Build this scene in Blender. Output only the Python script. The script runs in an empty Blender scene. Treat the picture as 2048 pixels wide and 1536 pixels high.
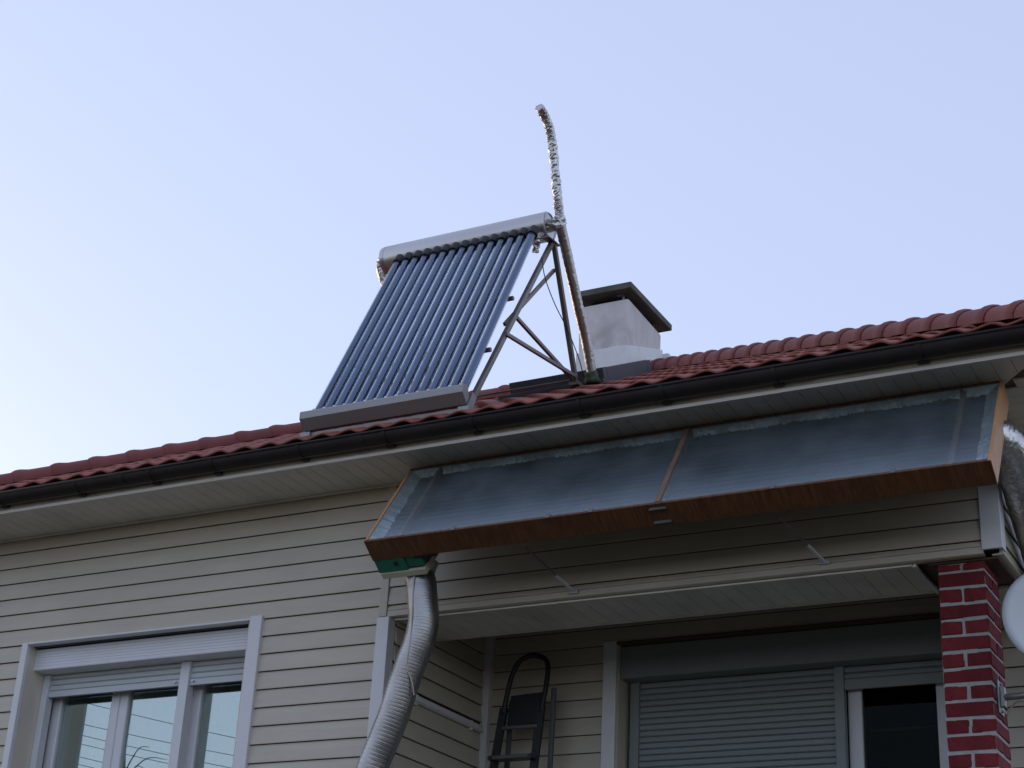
import bpy, bmesh, math, random
from mathutils import Vector, Matrix, Quaternion, noise
random.seed(7)
R_ = math.radians
sc = bpy.context.scene
col = sc.collection

# ------------------------------------------------------------------ camera
# world: X runs right along the front wall, Y into the house, Z up; origin = lower front corner of the clad band over the porch
GROUND = -4.45
cam_d = bpy.data.cameras.new('camera'); cam = bpy.data.objects.new('camera', cam_d); col.objects.link(cam)
cr = Vector((0.8853986, 0.4622748, 0.0486958)); cu = Vector((0.1510488, -0.3852045, 0.9103855)); cb = Vector((0.4396062, -0.7986986, -0.4108856))
m = Matrix((cr, cu, cb)).transposed().to_4x4(); m.translation = Vector((1.69028, -8.19665, -2.85441))
cam.matrix_world = m
cam_d.sensor_width = 36.0; cam_d.lens = 59.569; cam_d.clip_start = 0.1; cam_d.clip_end = 4000
sc.camera = cam

# ------------------------------------------------------------------ light
SUN_AZ = R_(-160)   # measured from +X towards -Y: low behind the left end of the house
SUN_EL = R_(8)
to_sun = Vector((math.cos(SUN_EL) * math.cos(SUN_AZ), -math.cos(SUN_EL) * math.sin(SUN_AZ), math.sin(SUN_EL)))
w = bpy.data.worlds.new('World'); sc.world = w; w.use_nodes = True
nt = w.node_tree; nt.nodes.clear()
sky = nt.nodes.new('ShaderNodeTexSky'); sky.sky_type = 'NISHITA'; sky.sun_disc = False
sky.sun_elevation = SUN_EL; sky.sun_rotation = math.atan2(to_sun.x, to_sun.y)
sky.altitude = 200; sky.air_density = 1.0; sky.dust_density = 1.0; sky.ozone_density = 1.0
# an even veil of pale evening haze over the whole sky
veil = nt.nodes.new('ShaderNodeMix'); veil.data_type = 'RGBA'; veil.inputs['Factor'].default_value = 0.72
veil.inputs['B'].default_value = (1.69, 1.86, 2.70, 1)
bg = nt.nodes.new('ShaderNodeBackground'); bg.inputs['Strength'].default_value = 0.15
wo = nt.nodes.new('ShaderNodeOutputWorld')
nt.links.new(sky.outputs[0], veil.inputs['A']); nt.links.new(veil.outputs['Result'], bg.inputs[0]); nt.links.new(bg.outputs[0], wo.inputs[0])
sun_d = bpy.data.lights.new('sun', 'SUN'); sun = bpy.data.objects.new('sun', sun_d); col.objects.link(sun)
sun_d.energy = 0.10; sun_d.angle = R_(20); sun_d.color = (1.0, 0.80, 0.62)
sun.rotation_euler = to_sun.to_track_quat('Z', 'Y').to_euler()
vs = sc.view_settings; vs.view_transform = 'Standard'; vs.look = 'None'; vs.gamma = 1.0; vs.exposure = 1.3
try: vs.use_curve_mapping = False
except Exception: pass
sc.cycles.use_denoising = True
sc.cycles.max_bounces = 8; sc.cycles.transparent_max_bounces = 12
sc.cycles.caustics_reflective = False; sc.cycles.caustics_refractive = False

# ------------------------------------------------------------------ materials
def srgb(r, g, b):
    f = lambda c: (c / 255 / 12.92) if c / 255 <= 0.04045 else ((c / 255 + 0.055) / 1.055) ** 2.4
    return (f(r), f(g), f(b), 1)

MATS = {}
def mat(name, base, rough=0.5, metal=0.0, var=0.0, var_scale=6.0, stretch=(1, 1, 1), spec=0.5, bump=0.0, bump_scale=40.0,
        bump_stretch=None, dirt=None, dirt_amt=0.0, dirt_scale=3.0, coat=0.0, per_object=0.0, rough_var=0.0, detail=4):
    mt = bpy.data.materials.new(name); mt.use_nodes = True
    n = mt.node_tree.nodes; l = mt.node_tree.links
    p = n['Principled BSDF']
    p.inputs['Roughness'].default_value = rough; p.inputs['Metallic'].default_value = metal
    p.inputs['Specular IOR Level'].default_value = spec; p.inputs['Coat Weight'].default_value = coat
    p.inputs['Coat Roughness'].default_value = 0.03
    base = tuple(base[:3]) + (1,)
    p.inputs['Base Color'].default_value = base
    tc = n.new('ShaderNodeTexCoord')
    def noise_node(scale, st, det=4):
        mp = n.new('ShaderNodeMapping'); mp.inputs['Scale'].default_value = st; l.new(tc.outputs['Object'], mp.inputs[0])
        nz = n.new('ShaderNodeTexNoise'); nz.inputs['Scale'].default_value = scale; nz.inputs['Detail'].default_value = det
        l.new(mp.outputs[0], nz.inputs['Vector']); return nz
    cur = None
    if var > 0:
        nz = noise_node(var_scale, stretch, detail)
        rp = n.new('ShaderNodeMapRange'); rp.inputs['From Min'].default_value = 0.28; rp.inputs['From Max'].default_value = 0.72
        rp.inputs['To Min'].default_value = 1 - var; rp.inputs['To Max'].default_value = 1 + var
        l.new(nz.outputs['Fac'], rp.inputs['Value'])
        hs = n.new('ShaderNodeHueSaturation'); hs.inputs['Color'].default_value = base; l.new(rp.outputs[0], hs.inputs['Value'])
        cur = hs.outputs['Color']
    if per_object > 0:
        oi = n.new('ShaderNodeObjectInfo')
        rp = n.new('ShaderNodeMapRange'); rp.inputs['To Min'].default_value = 1 - per_object; rp.inputs['To Max'].default_value = 1 + per_object
        l.new(oi.outputs['Random'], rp.inputs['Value'])
        hs = n.new('ShaderNodeHueSaturation'); hs.inputs['Color'].default_value = base
        if cur: l.new(cur, hs.inputs['Color'])
        l.new(rp.outputs[0], hs.inputs['Value']); cur = hs.outputs['Color']
    if dirt is not None:
        nz = noise_node(dirt_scale, (1, 1, 1), 6)
        rp = n.new('ShaderNodeMapRange'); rp.inputs['From Min'].default_value = 0.48; rp.inputs['From Max'].default_value = 0.72
        rp.inputs['To Max'].default_value = dirt_amt
        l.new(nz.outputs['Fac'], rp.inputs['Value'])
        mx = n.new('ShaderNodeMix'); mx.data_type = 'RGBA'
        l.new(rp.outputs[0], mx.inputs['Factor'])
        if cur: l.new(cur, mx.inputs['A'])
        else: mx.inputs['A'].default_value = base
        mx.inputs['B'].default_value = tuple(dirt[:3]) + (1,)
        cur = mx.outputs['Result']
    if cur: l.new(cur, p.inputs['Base Color'])
    if rough_var > 0:
        nz = noise_node(var_scale * 1.7, stretch)
        rp = n.new('ShaderNodeMapRange'); rp.inputs['To Min'].default_value = max(0, rough - rough_var); rp.inputs['To Max'].default_value = rough + rough_var
        l.new(nz.outputs['Fac'], rp.inputs['Value']); l.new(rp.outputs[0], p.inputs['Roughness'])
    if bump > 0:
        nz = noise_node(bump_scale, bump_stretch or (1, 1, 1), 5)
        bp = n.new('ShaderNodeBump'); bp.inputs['Strength'].default_value = bump; bp.inputs['Distance'].default_value = 0.01
        l.new(nz.outputs['Fac'], bp.inputs['Height']); l.new(bp.outputs[0], p.inputs['Normal'])
    MATS[name] = mt
    return mt

mat('siding', (0.54, 0.485, 0.385), 0.45, var=0.05, var_scale=5, stretch=(0.4, 1, 3), bump=0.12, bump_scale=60, bump_stretch=(0.15, 1, 1.5), dirt=(0.34, 0.30, 0.24), dirt_amt=0.18, dirt_scale=1.7, per_object=0.025)
mat('trim', (0.72, 0.71, 0.71), 0.4, var=0.03, var_scale=5, dirt=(0.5, 0.48, 0.45), dirt_amt=0.2, dirt_scale=5)
mat('jamb', (0.66, 0.59, 0.49), 0.45, var=0.03)
mat('soffit', (0.78, 0.73, 0.645), 0.5, var=0.05, var_scale=4, dirt=(0.42, 0.38, 0.32), dirt_amt=0.3, dirt_scale=2.3, per_object=0.03)
mat('backing', (0.19, 0.145, 0.105), 0.9)
mat('fascia', (0.42, 0.38, 0.30), 0.5, var=0.08, var_scale=3, stretch=(0.6, 1, 4), dirt=(0.14, 0.12, 0.09), dirt_amt=0.6, dirt_scale=3)
mat('gutter', (0.026, 0.021, 0.019), 0.6, spec=0.25, var=0.2, var_scale=4, stretch=(0.3, 1, 1), dirt=(0.06, 0.055, 0.05), dirt_amt=0.3, dirt_scale=5)
mat('tile', (0.245, 0.076, 0.052), 0.65, spec=0.25, var=0.10, var_scale=9, bump=0.25, bump_scale=90, dirt=(0.16, 0.055, 0.045), dirt_amt=0.45, dirt_scale=6, per_object=0.10)
mat('cap', (0.20, 0.060, 0.052), 0.65, spec=0.25, var=0.10, var_scale=9, bump=0.2, bump_scale=80, per_object=0.08)
mat('brick', (0.172, 0.020, 0.024), 0.75, spec=0.2, var=0.22, var_scale=16, bump=0.5, bump_scale=60, per_object=0.22, dirt=(0.075, 0.012, 0.014), dirt_amt=0.6, dirt_scale=9)
mat('mortar', (0.38, 0.37, 0.35), 0.85, var=0.12, var_scale=30, bump=0.5, bump_scale=80)
mat('plaster', (0.66, 0.62, 0.60), 0.8, var=0.10, var_scale=4, stretch=(2, 2, 0.6), bump=0.3, bump_scale=22, dirt=(0.30, 0.28, 0.27), dirt_amt=0.55, dirt_scale=5)
mat('flashing', (0.78, 0.79, 0.78), 0.5, metal=0.0, var=0.06, var_scale=6, dirt=(0.36, 0.40, 0.36), dirt_amt=0.35, dirt_scale=6, bump=0.15, bump_scale=9)
mat('concrete', (0.12, 0.12, 0.105), 0.9, var=0.2, var_scale=9, bump=0.6, bump_scale=30, dirt=(0.07, 0.075, 0.045), dirt_amt=0.7, dirt_scale=6)
mat('lead', (0.075, 0.078, 0.085), 0.55, metal=0.2, var=0.15, var_scale=5)
mat('steel', (0.52, 0.51, 0.50), 0.34, metal=1.0, var=0.05, var_scale=3, stretch=(0.3, 6, 6), rough_var=0.06)
mat('steel_dark', (0.22, 0.20, 0.18), 0.45, metal=0.7, var=0.10, var_scale=6)
mat('tray_metal', (0.30, 0.30, 0.29), 0.5, metal=0.6, var=0.06, var_scale=5, stretch=(0.3, 4, 4))
mat('rubber', (0.012, 0.012, 0.013), 0.6)
mat('foil', (0.66, 0.64, 0.62), 0.30, metal=1.0, var=0.10, var_scale=18, bump=0.8, bump_scale=30, dirt=(0.30, 0.26, 0.23), dirt_amt=0.6, dirt_scale=9)
mat('foil_pipe', (0.46, 0.42, 0.39), 0.32, metal=1.0, var=0.12, var_scale=12, bump=0.5, bump_scale=40)
mat('duct', (0.39, 0.38, 0.375), 0.36, metal=1.0, var=0.10, var_scale=6, bump=0.22, bump_scale=11, dirt=(0.30, 0.26, 0.23), dirt_amt=0.5, dirt_scale=5)
mat('wood', (0.14, 0.061, 0.026), 0.55, spec=0.25, var=0.35, var_scale=7, stretch=(9, 1.0, 1.0), dirt=(0.09, 0.04, 0.018), dirt_amt=0.55, dirt_scale=7, bump=0.15, bump_scale=30, bump_stretch=(6, 1, 1))
mat('wood_end', (0.50, 0.245, 0.10), 0.45, var=0.12, var_scale=9, stretch=(1, 2, 2))
mat('batten', (0.19, 0.115, 0.075), 0.6, var=0.3, var_scale=18, stretch=(1, 0.4, 0.4))
mat('insulation', (0.62, 0.62, 0.62), 0.32, metal=0.5, var=0.22, var_scale=30, bump=1.0, bump_scale=30, stretch=(1, 0.6, 0.6))
mat('absorber', (0.030, 0.042, 0.050), 0.45, metal=0.2, var=0.4, var_scale=3, stretch=(0.25, 6, 6), bump=0.2, bump_scale=12, bump_stretch=(0.1, 4, 4))
mat('green', (0.016, 0.17, 0.10), 0.5, var=0.10, dirt=(0.02, 0.08, 0.05), dirt_amt=0.3, dirt_scale=12)
mat('cream', (0.58, 0.53, 0.40), 0.55, var=0.05)
mat('cable', (0.50, 0.46, 0.38), 0.5)
mat('wire', (0.012, 0.012, 0.012), 0.5)
mat('pvc', (0.70, 0.70, 0.71), 0.32, var=0.02)
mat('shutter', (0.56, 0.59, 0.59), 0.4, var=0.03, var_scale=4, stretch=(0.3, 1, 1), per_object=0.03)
mat('shutter_shaded', (0.24, 0.27, 0.26), 0.45, var=0.04, var_scale=4, stretch=(0.3, 1, 1), per_object=0.03)  # porch shade put into a darker copy of the shutter colour
mat('unlit_room', (0.012, 0.011, 0.010), 0.9)  # near-black colour stands in for the unlit rooms behind the panes
mat('curtain', (0.62, 0.66, 0.63), 0.9, var=0.04, var_scale=10, stretch=(6, 1, 0.2))
mat('ladder_dark', (0.013, 0.014, 0.015), 0.5)
mat('ladder_alu', (0.12, 0.13, 0.13), 0.5, metal=0.6)
mat('dish', (0.55, 0.56, 0.56), 0.45, var=0.03)
mat('dish_rim', (0.36, 0.40, 0.40), 0.5)
mat('bracket', (0.33, 0.35, 0.34), 0.45, metal=0.7, var=0.2, var_scale=20)
mat('dark_wood', (0.10, 0.055, 0.035), 0.7, var=0.2, var_scale=10)
mat('ground', (0.098, 0.09, 0.07), 0.95, var=0.3, var_scale=0.5, bump=0.3, bump_scale=3, dirt=(0.07, 0.09, 0.035), dirt_amt=0.8, dirt_scale=0.12)
mat('slab', (0.10, 0.095, 0.09), 0.85, var=0.1)
mat('bark', (0.10, 0.08, 0.06), 0.9, var=0.2)
mat('pole', (0.20, 0.17, 0.14), 0.85, var=0.15)
mat('sealant', (0.05, 0.075, 0.045), 0.8, var=0.6, var_scale=30, bump=1.0, bump_scale=40)

def glass_mat(name, tint, refl, rough=0.0, trans=(1, 1, 1, 1), haze=0.0):
    mt = bpy.data.materials.new(name); mt.use_nodes = True
    n = mt.node_tree.nodes; l = mt.node_tree.links; n.clear()
    o = n.new('ShaderNodeOutputMaterial'); g = n.new('ShaderNodeBsdfGlossy'); g.inputs['Roughness'].default_value = rough; g.inputs['Color'].default_value = tint
    t = n.new('ShaderNodeBsdfTransparent'); t.inputs['Color'].default_value = trans
    lw = n.new('ShaderNodeLayerWeight'); lw.inputs['Blend'].default_value = 0.5     # Schlick reflectance, the same from both faces
    pw = n.new('ShaderNodeMath'); pw.operation = 'POWER'; pw.inputs[1].default_value = 5.0; l.new(lw.outputs['Facing'], pw.inputs[0])
    mr = n.new('ShaderNodeMapRange'); mr.inputs['To Min'].default_value = refl; mr.inputs['To Max'].default_value = 1.0
    l.new(pw.outputs[0], mr.inputs['Value'])
    mx = n.new('ShaderNodeMixShader'); l.new(mr.outputs[0], mx.inputs[0]); l.new(t.outputs[0], mx.inputs[1]); l.new(g.outputs[0], mx.inputs[2])
    last = mx.outputs[0]
    if haze > 0:                                                    # a thin mottled pale film on the pane
        d = n.new('ShaderNodeBsdfDiffuse'); d.inputs['Color'].default_value = (0.55, 0.6, 0.66, 1)
        tc = n.new('ShaderNodeTexCoord'); nz = n.new('ShaderNodeTexNoise'); nz.inputs['Scale'].default_value = 2.6; nz.inputs['Detail'].default_value = 7; nz.inputs['Roughness'].default_value = 0.65
        l.new(tc.outputs['Object'], nz.inputs['Vector'])
        r2 = n.new('ShaderNodeMapRange'); r2.inputs['From Min'].default_value = 0.35; r2.inputs['From Max'].default_value = 0.75; r2.inputs['To Min'].default_value = haze * 0.35; r2.inputs['To Max'].default_value = haze * 1.6
        l.new(nz.outputs['Fac'], r2.inputs['Value'])
        m2 = n.new('ShaderNodeMixShader'); l.new(r2.outputs[0], m2.inputs[0]); l.new(last, m2.inputs[1]); l.new(d.outputs[0], m2.inputs[2]); last = m2.outputs[0]
    l.new(last, o.inputs[0]); MATS[name] = mt; return mt
glass_mat('pane', (0.86, 0.96, 0.92, 1), 0.40, 0.0, (0.75, 0.8, 0.78, 1))
glass_mat('door_pane', (0.4, 0.45, 0.45, 1), 0.01, 0.02, (0.6, 0.62, 0.6, 1))
glass_mat('collector_glass', (0.80, 0.92, 0.96, 1), 0.15, 0.30, (0.86, 0.91, 0.91, 1), haze=0.065)
glass_mat('tube_glass', (1, 1, 1, 1), 0.045, 0.03, (0.97, 0.98, 0.99, 1))

# evacuated tube: clear outer glass over a dark blue selective coating
tm = mat('tube', (0.040, 0.090, 0.175), 0.22, metal=0.7, spec=0.6, coat=0.6, per_object=0.08, var=0.06, var_scale=3, stretch=(1, 0.5, 0.5))

# ------------------------------------------------------------------ mesh helpers
class MB:
    def __init__(s): s.v = []; s.f = []; s.sm = []
    def add(s, vs_, fs, smooth=False):
        o = len(s.v); s.v += [tuple(p) for p in vs_]; s.f += [tuple(i + o for i in f) for f in fs]; s.sm += [smooth] * len(fs); return s
    def box(s, x0, x1, y0, y1, z0, z1):
        return s.add([(x, y, z) for x in (x0, x1) for y in (y0, y1) for z in (z0, z1)],
                     [(0, 1, 3, 2), (4, 6, 7, 5), (0, 4, 5, 1), (2, 3, 7, 6), (0, 2, 6, 4), (1, 5, 7, 3)])
    def hexa(s, p):     # 8 corners: bottom loop 0-3, top loop 4-7
        return s.add(p, [(3, 2, 1, 0), (4, 5, 6, 7), (0, 1, 5, 4), (1, 2, 6, 5), (2, 3, 7, 6), (3, 0, 4, 7)])
    def prism_x(s, poly, x0, x1):          # poly: (y, z) loop extruded along X
        n = len(poly)
        vs_ = [(x0, y, z) for y, z in poly] + [(x1, y, z) for y, z in poly]
        fs = [(i, (i + 1) % n, n + (i + 1) % n, n + i) for i in range(n)] + [tuple(range(n))[::-1], tuple(range(n, 2 * n))]
        return s.add(vs_, fs)
    def prism_y(s, poly, y0, y1):          # poly: (x, z)
        n = len(poly)
        vs_ = [(x, y0, z) for x, z in poly] + [(x, y1, z) for x, z in poly]
        fs = [(i, (i + 1) % n, n + (i + 1) % n, n + i) for i in range(n)] + [tuple(range(n))[::-1], tuple(range(n, 2 * n))]
        return s.add(vs_, fs)
    def bar(s, a, b, w_, h_, up=(0, 0, 1)):
        a = Vector(a); b = Vector(b); d = (b - a).normalized(); up = Vector(up)
        sx = d.cross(up)
        if sx.length < 1e-4: sx = d.cross(Vector((1, 0, 0)))
        sx.normalize(); uz = sx.cross(d)
        P = []
        for q in (a, b):
            for i, j in ((-1, -1), (1, -1), (1, 1), (-1, 1)): P.append(q + sx * (i * w_ / 2) + uz * (j * h_ / 2))
        return s.hexa(P)
    def tube(s, path, r, n=12, cap=True, smooth=True, jit=0.0, seed=0):
        path = [Vector(p) for p in path]; k = len(path); rnd = random.Random(seed)
        rr = r if callable(r) else (lambda t: r)
        vs_ = []; fs = []; nrm = None
        for i, p in enumerate(path):
            d = (path[min(i + 1, k - 1)] - path[max(i - 1, 0)]).normalized()
            if nrm is None:
                nrm = d.orthogonal().normalized()
            nrm = (nrm - d * nrm.dot(d)).normalized(); bn = d.cross(nrm)
            for j in range(n):
                a = 2 * math.pi * j / n; q = rr(i / (k - 1)) * (1 + rnd.uniform(-jit, jit))
                vs_.append(p + nrm * (q * math.cos(a)) + bn * (q * math.sin(a)))
        for i in range(k - 1):
            for j in range(n):
                fs.append((i * n + j, i * n + (j + 1) % n, (i + 1) * n + (j + 1) % n, (i + 1) * n + j))
        s.add(vs_, fs, smooth)
        if cap:
            o = len(s.v) - len(vs_)
            s.f += [tuple(o + j for j in range(n))[::-1], tuple(o + (k - 1) * n + j for j in range(n))]; s.sm += [False, False]
        return s
    def mesh(s, name):
        me = bpy.data.meshes.new(name); me.from_pydata(s.v, [], s.f); me.update()
        me.polygons.foreach_set('use_smooth', s.sm)
        bm = bmesh.new(); bm.from_mesh(me); bmesh.ops.recalc_face_normals(bm, faces=bm.faces); bm.to_mesh(me); bm.free()
        return me
    def build(s, name, material, parent=None, bevel=0.0):
        return link(name, s.mesh(name), material, parent, bevel)

def root_loc(o):                      # a thing's Empty sits at its base; part meshes sit at the origin
    return o.location.copy() if o.type == 'EMPTY' else Vector((0, 0, 0))
def link(name, me, material, parent=None, bevel=0.0):
    if material and not me.materials: me.materials.append(MATS[material])
    o = bpy.data.objects.new(name, me); col.objects.link(o)
    if parent:
        o.parent = parent; o.matrix_parent_inverse = Matrix.Translation(-root_loc(parent))
    if bevel > 0:
        b = o.modifiers.new('bevel', 'BEVEL'); b.width = bevel; b.segments = 2; b.limit_method = 'ANGLE'
    return o
def thing(name, label, cat, loc, group=None):
    o = bpy.data.objects.new(name, None); col.objects.link(o); o.location = loc; o.empty_display_size = 0.1
    o['label'] = label; o['category'] = cat
    if group: o['group'] = group
    return o
def spline(pts, n):
    pts = [Vector(p) for p in pts]; out = []
    k = len(pts) - 1
    for i in range(n):
        t = i / (n - 1) * k; a = min(int(t), k - 1); u = t - a
        p0 = pts[max(a - 1, 0)]; p1 = pts[a]; p2 = pts[a + 1]; p3 = pts[min(a + 2, k)]
        out.append(0.5 * ((2 * p1) + (p2 - p0) * u + (2 * p0 - 5 * p1 + 4 * p2 - p3) * u * u + (3 * p1 - p0 - 3 * p2 + p3) * u ** 3))
    return out

# ------------------------------------------------------------------ ground
g = MB().add([(-900, -900, GROUND), (900, -900, GROUND), (900, 900, GROUND), (-900, 900, GROUND)], [(0, 1, 2, 3)]).build('ground', 'ground')
g['kind'] = 'structure'; g['label'] = 'bare earth and rough grass around the house'

# ------------------------------------------------------------------ house
XL, XR, YB = -7.05, 0.0, 7.0          # main box
PX, PD = -3.55, 1.19                  # porch: left side wall, depth
SZ = 0.812                            # eave soffit level
HEAD = 0.040                          # siding line that carries the window head
STEP = 0.1113
house = thing('house', 'house clad in cream siding with red tiled hip roof and corner porch', 'house', (-3.5, 3.0, GROUND))

def board_poly(z0, z1, y=0.0, sgn=-1):
    # a lapped vinyl board in section; outside is towards sgn
    return [(y + sgn * 0.016, z0 + 0.0038), (y + sgn * 0.0165, z0 + 0.010), (y + sgn * 0.011, z0 + (z1 - z0) * 0.62), (y + sgn * 0.0095, z0 + (z1 - z0) * 0.70),
            (y + sgn * 0.0045, z1 - 0.001), (y - sgn * 0.004, z1 - 0.001), (y - sgn * 0.004, z0 + 0.020), (y + sgn * 0.009, z0 + 0.016), (y + sgn * 0.009, z0 + 0.0038)]
def boards_x(parent, spans, z0, z1, y=0.0, sgn=-1, base=HEAD, step=STEP):
    k0 = math.floor((z0 - base) / step + 1e-6); k = k0
    while base + k * step < z1 - 1e-4:
        a = max(base + k * step, z0); b = min(base + (k + 1) * step, z1)
        for xa, xb in (spans(a, b) if callable(spans) else spans):
            if b - a > 0.02: MB().prism_x(board_poly(a, b, y, sgn), xa, xb).build('siding_board', 'siding', parent)
        k += 1
def boards_y(parent, ya, yb, z0, z1, x, sgn, base=HEAD, step=STEP):
    k = math.floor((z0 - base) / step + 1e-6)
    while base + k * step < z1 - 1e-4:
        a = max(base + k * step, z0); b = min(base + (k + 1) * step, z1)
        if b - a > 0.02: MB().prism_y(board_poly(a, b, x, sgn), ya, yb).build('siding_board', 'siding', parent)
        k += 1

WZ0 = -1.75                           # lowest siding course built board by board
WX0, WX1, WZT = -6.416, -4.468, 0.045 # window trim, outside
# front wall left of the porch
fw = MB()
fw.box(XL, WX0 + 0.02, 0.008, 0.20, GROUND, SZ).box(WX1 - 0.02, PX - 0.01, 0.008, 0.20, GROUND, SZ).box(WX0 + 0.02, WX1 - 0.02, 0.008, 0.20, 0.05, SZ).box(WX0 + 0.02, WX1 - 0.02, 0.008, 0.20, GROUND, -1.45)
front_wall = fw.build('front_wall', 'backing', house)
def left_spans(a, b):
    if a > WZT - 0.02 or b < -1.45: return [(XL, PX - 0.075)]
    return [(XL, WX0 + 0.004), (WX1 - 0.004, PX - 0.075)]
boards_x(front_wall, left_spans, WZ0, SZ - 0.004)
MB().box(XL, PX, -0.012, 0.006, GROUND, WZ0 - 0.004).build('plinth_wall', 'slab', front_wall)
# joint trims at the porch corner
MB().box(PX - 0.078, PX - 0.022, -0.024, 0.006, -0.028, SZ - 0.004).build('joint_trim', 'siding', front_wall, 0.003)
MB().box(PX - 0.083, PX + 0.002, -0.028, 0.05, WZ0, -0.032).build('corner_post', 'trim', front_wall, 0.004)
MB().box(XL - 0.015, XL + 0.07, -0.026, 0.06, WZ0, SZ - 0.004).build('corner_post', 'trim', front_wall, 0.004)
# side and rear walls
MB().box(XL, XL + 0.2, 0.22, YB, GROUND, SZ).build('side_wall', 'siding', house)
MB().box(XL, XR - 0.012, YB - 0.2, YB, GROUND, SZ).build('rear_wall', 'siding', house)
end_wall = MB().box(-0.2, -0.012, PD + 0.012, YB - 0.21, GROUND, SZ).build('end_wall', 'backing', house)

# clad band (beam) over the porch: front and end side
band = MB().box(PX + 0.005, -0.012, 0.008, 0.5, 0.0, SZ - 0.002).box(-0.30, -0.012, 0.51, PD - 0.03, 0.0, SZ - 0.002).build('porch_beam', 'backing', house)
boards_x(band, [(PX - 0.020, -0.075)], 0.005, SZ - 0.004)
boards_y(band, 0.012, 6.6, 0.005, SZ - 0.004, 0.0, 1)
boards_y(end_wall, PD + 0.03, 6.6, WZ0, -0.03, 0.0, 1)
MB().prism_x([(-0.016, 0.006), (-0.016, -0.028), (-0.003, -0.034), (0.030, -0.034), (0.030, -0.026), (0.004, -0.024), (0.004, 0.006)], PX - 0.02, -0.075).build('lower_trim', 'siding', band)
MB().prism_y([(0.016, 0.006), (0.016, -0.028), (0.003, -0.034), (-0.040, -0.034), (-0.040, -0.026), (-0.004, -0.024), (-0.004, 0.006)], 0.02, 6.6).build('lower_trim', 'siding', band)
# corner trim (L section)
MB().prism_x([(0, 0)] * 0 + [(-0.026, -0.012), (-0.026, SZ - 0.006), (-0.008, SZ - 0.006), (-0.008, -0.012)], -0.080, 0.021).box(0.0015, 0.024, -0.0255, 0.058, -0.0118, SZ - 0.007).build('corner_trim', 'trim', band, 0.003)
# dark timber showing at the open corner above the column
MB().box(-0.36, -0.02, 0.035, 0.46, -0.045, -0.036).build('bearing_plate', 'dark_wood', band)
# soffit strip under the beam
for i in range(31):
    x0 = PX + 0.02 + i * 0.1; x1 = x0 + 0.0965
    MB().hexa([(x0, 0.03, -0.038), (x1, 0.03, -0.038), (x1, 0.50, -0.038), (x0, 0.50, -0.038), (x0, 0.03, -0.030), (x1, 0.03, -0.030), (x1, 0.50, -0.030), (x0, 0.50, -0.030)]).build('soffit_panel', 'soffit', band)
MB().prism_x([(0.018, -0.036), (0.018, -0.046), (0.024, -0.046), (0.024, -0.042), (0.045, -0.042), (0.045, -0.036)], PX + 0.01, -0.44).build('soffit_trim', 'soffit', band)
MB().prism_x([(0.48, -0.042), (0.508, -0.042), (0.508, 0.10), (0.502, 0.10), (0.502, -0.036), (0.48, -0.036)], PX + 0.01, -0.30).build('soffit_trim', 'soffit', band)
MB().box(-0.445, -0.425, 0.018, 0.50, -0.052, -0.036).build('soffit_trim', 'trim', band)
# end-side soffit under the beam, behind the column
for i in range(7):
    y0 = 0.56 + i * 0.09
    MB().box(-0.40, -0.03, y0, y0 + 0.086, -0.036, -0.028).build('soffit_panel', 'soffit', band)
MB().box(-0.06, -0.028, 0.50, PD - 0.01, -0.060, -0.036).build('soffit_trim', 'trim', band)
MB().box(-0.40, -0.03, 0.508, 0.535, -0.060, -0.036).build('soffit_trim', 'trim', band)
# unseen porch ceiling high behind the beam, made dark to cut bounced light
MB().box(PX + 0.005, -0.31, 0.515, PD - 0.02, 0.40, 0.44).build('porch_ceiling', 'dark_wood', house)
# porch side wall
psw = MB().box(PX - 0.20, PX - 0.012, 0.21, PD + 0.2, GROUND, 0.6).build('porch_side_wall', 'backing', house)
boards_y(psw, 0.055, PD - 0.002, -0.42, 0.40, PX, 1)
boards_y(psw, 0.055, PD - 0.002, WZ0, -0.47, PX, 1, base=-0.47)
MB().box(PX - 0.004, PX + 0.028, 0.06, PD - 0.01, -0.468, -0.424).box(PX + 0.0281, PX + 0.036, 0.06, PD - 0.01, -0.462, -0.452).build('wall_rail', 'trim', psw, 0.003)
MB().box(PX - 0.001, PX + 0.03, 0.30, 0.325, -0.482, -0.421).build('rail_bracket', 'trim', psw)
MB().box(PX - 0.001, PX + 0.03, 0.98, 1.0, -0.482, -0.421).build('rail_bracket', 'trim', psw)
MB().box(PX + 0.001, PX + 0.055, PD - 0.055, PD - 0.001, WZ0, 0.40).build('corner_post', 'trim', psw, 0.004)
# porch back wall
DX0, DX1, DZT = -2.62, -0.60, 0.045
pbw = MB().box(PX, DX0 - 0.02, PD + 0.008, PD + 0.2, GROUND, 0.6).box(DX1 + 0.02, -0.21, PD + 0.008, PD + 0.2, GROUND, 0.6).box(DX0 - 0.02, DX1 + 0.02, PD + 0.008, PD + 0.2, DZT + 0.02, 0.6).build('porch_back_wall', 'backing', house)
def back_spans(a, b):
    if a > DZT - 0.02: return [(PX + 0.056, -0.005)]
    return [(PX + 0.056, DX0 - 0.085), (DX1 + 0.085, -0.005)]
boards_x(pbw, back_spans, WZ0, 0.40, PD)
MB().box(-0.09, 0.004, PD - 0.026, PD + 0.05, WZ0, -0.065).build('corner_post', 'trim', pbw, 0.004)
# porch floor
MB().box(PX + 0.02, 0.1, -0.05, PD - 0.02, GROUND, -2.35).build('porch_floor', 'slab', house)

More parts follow.
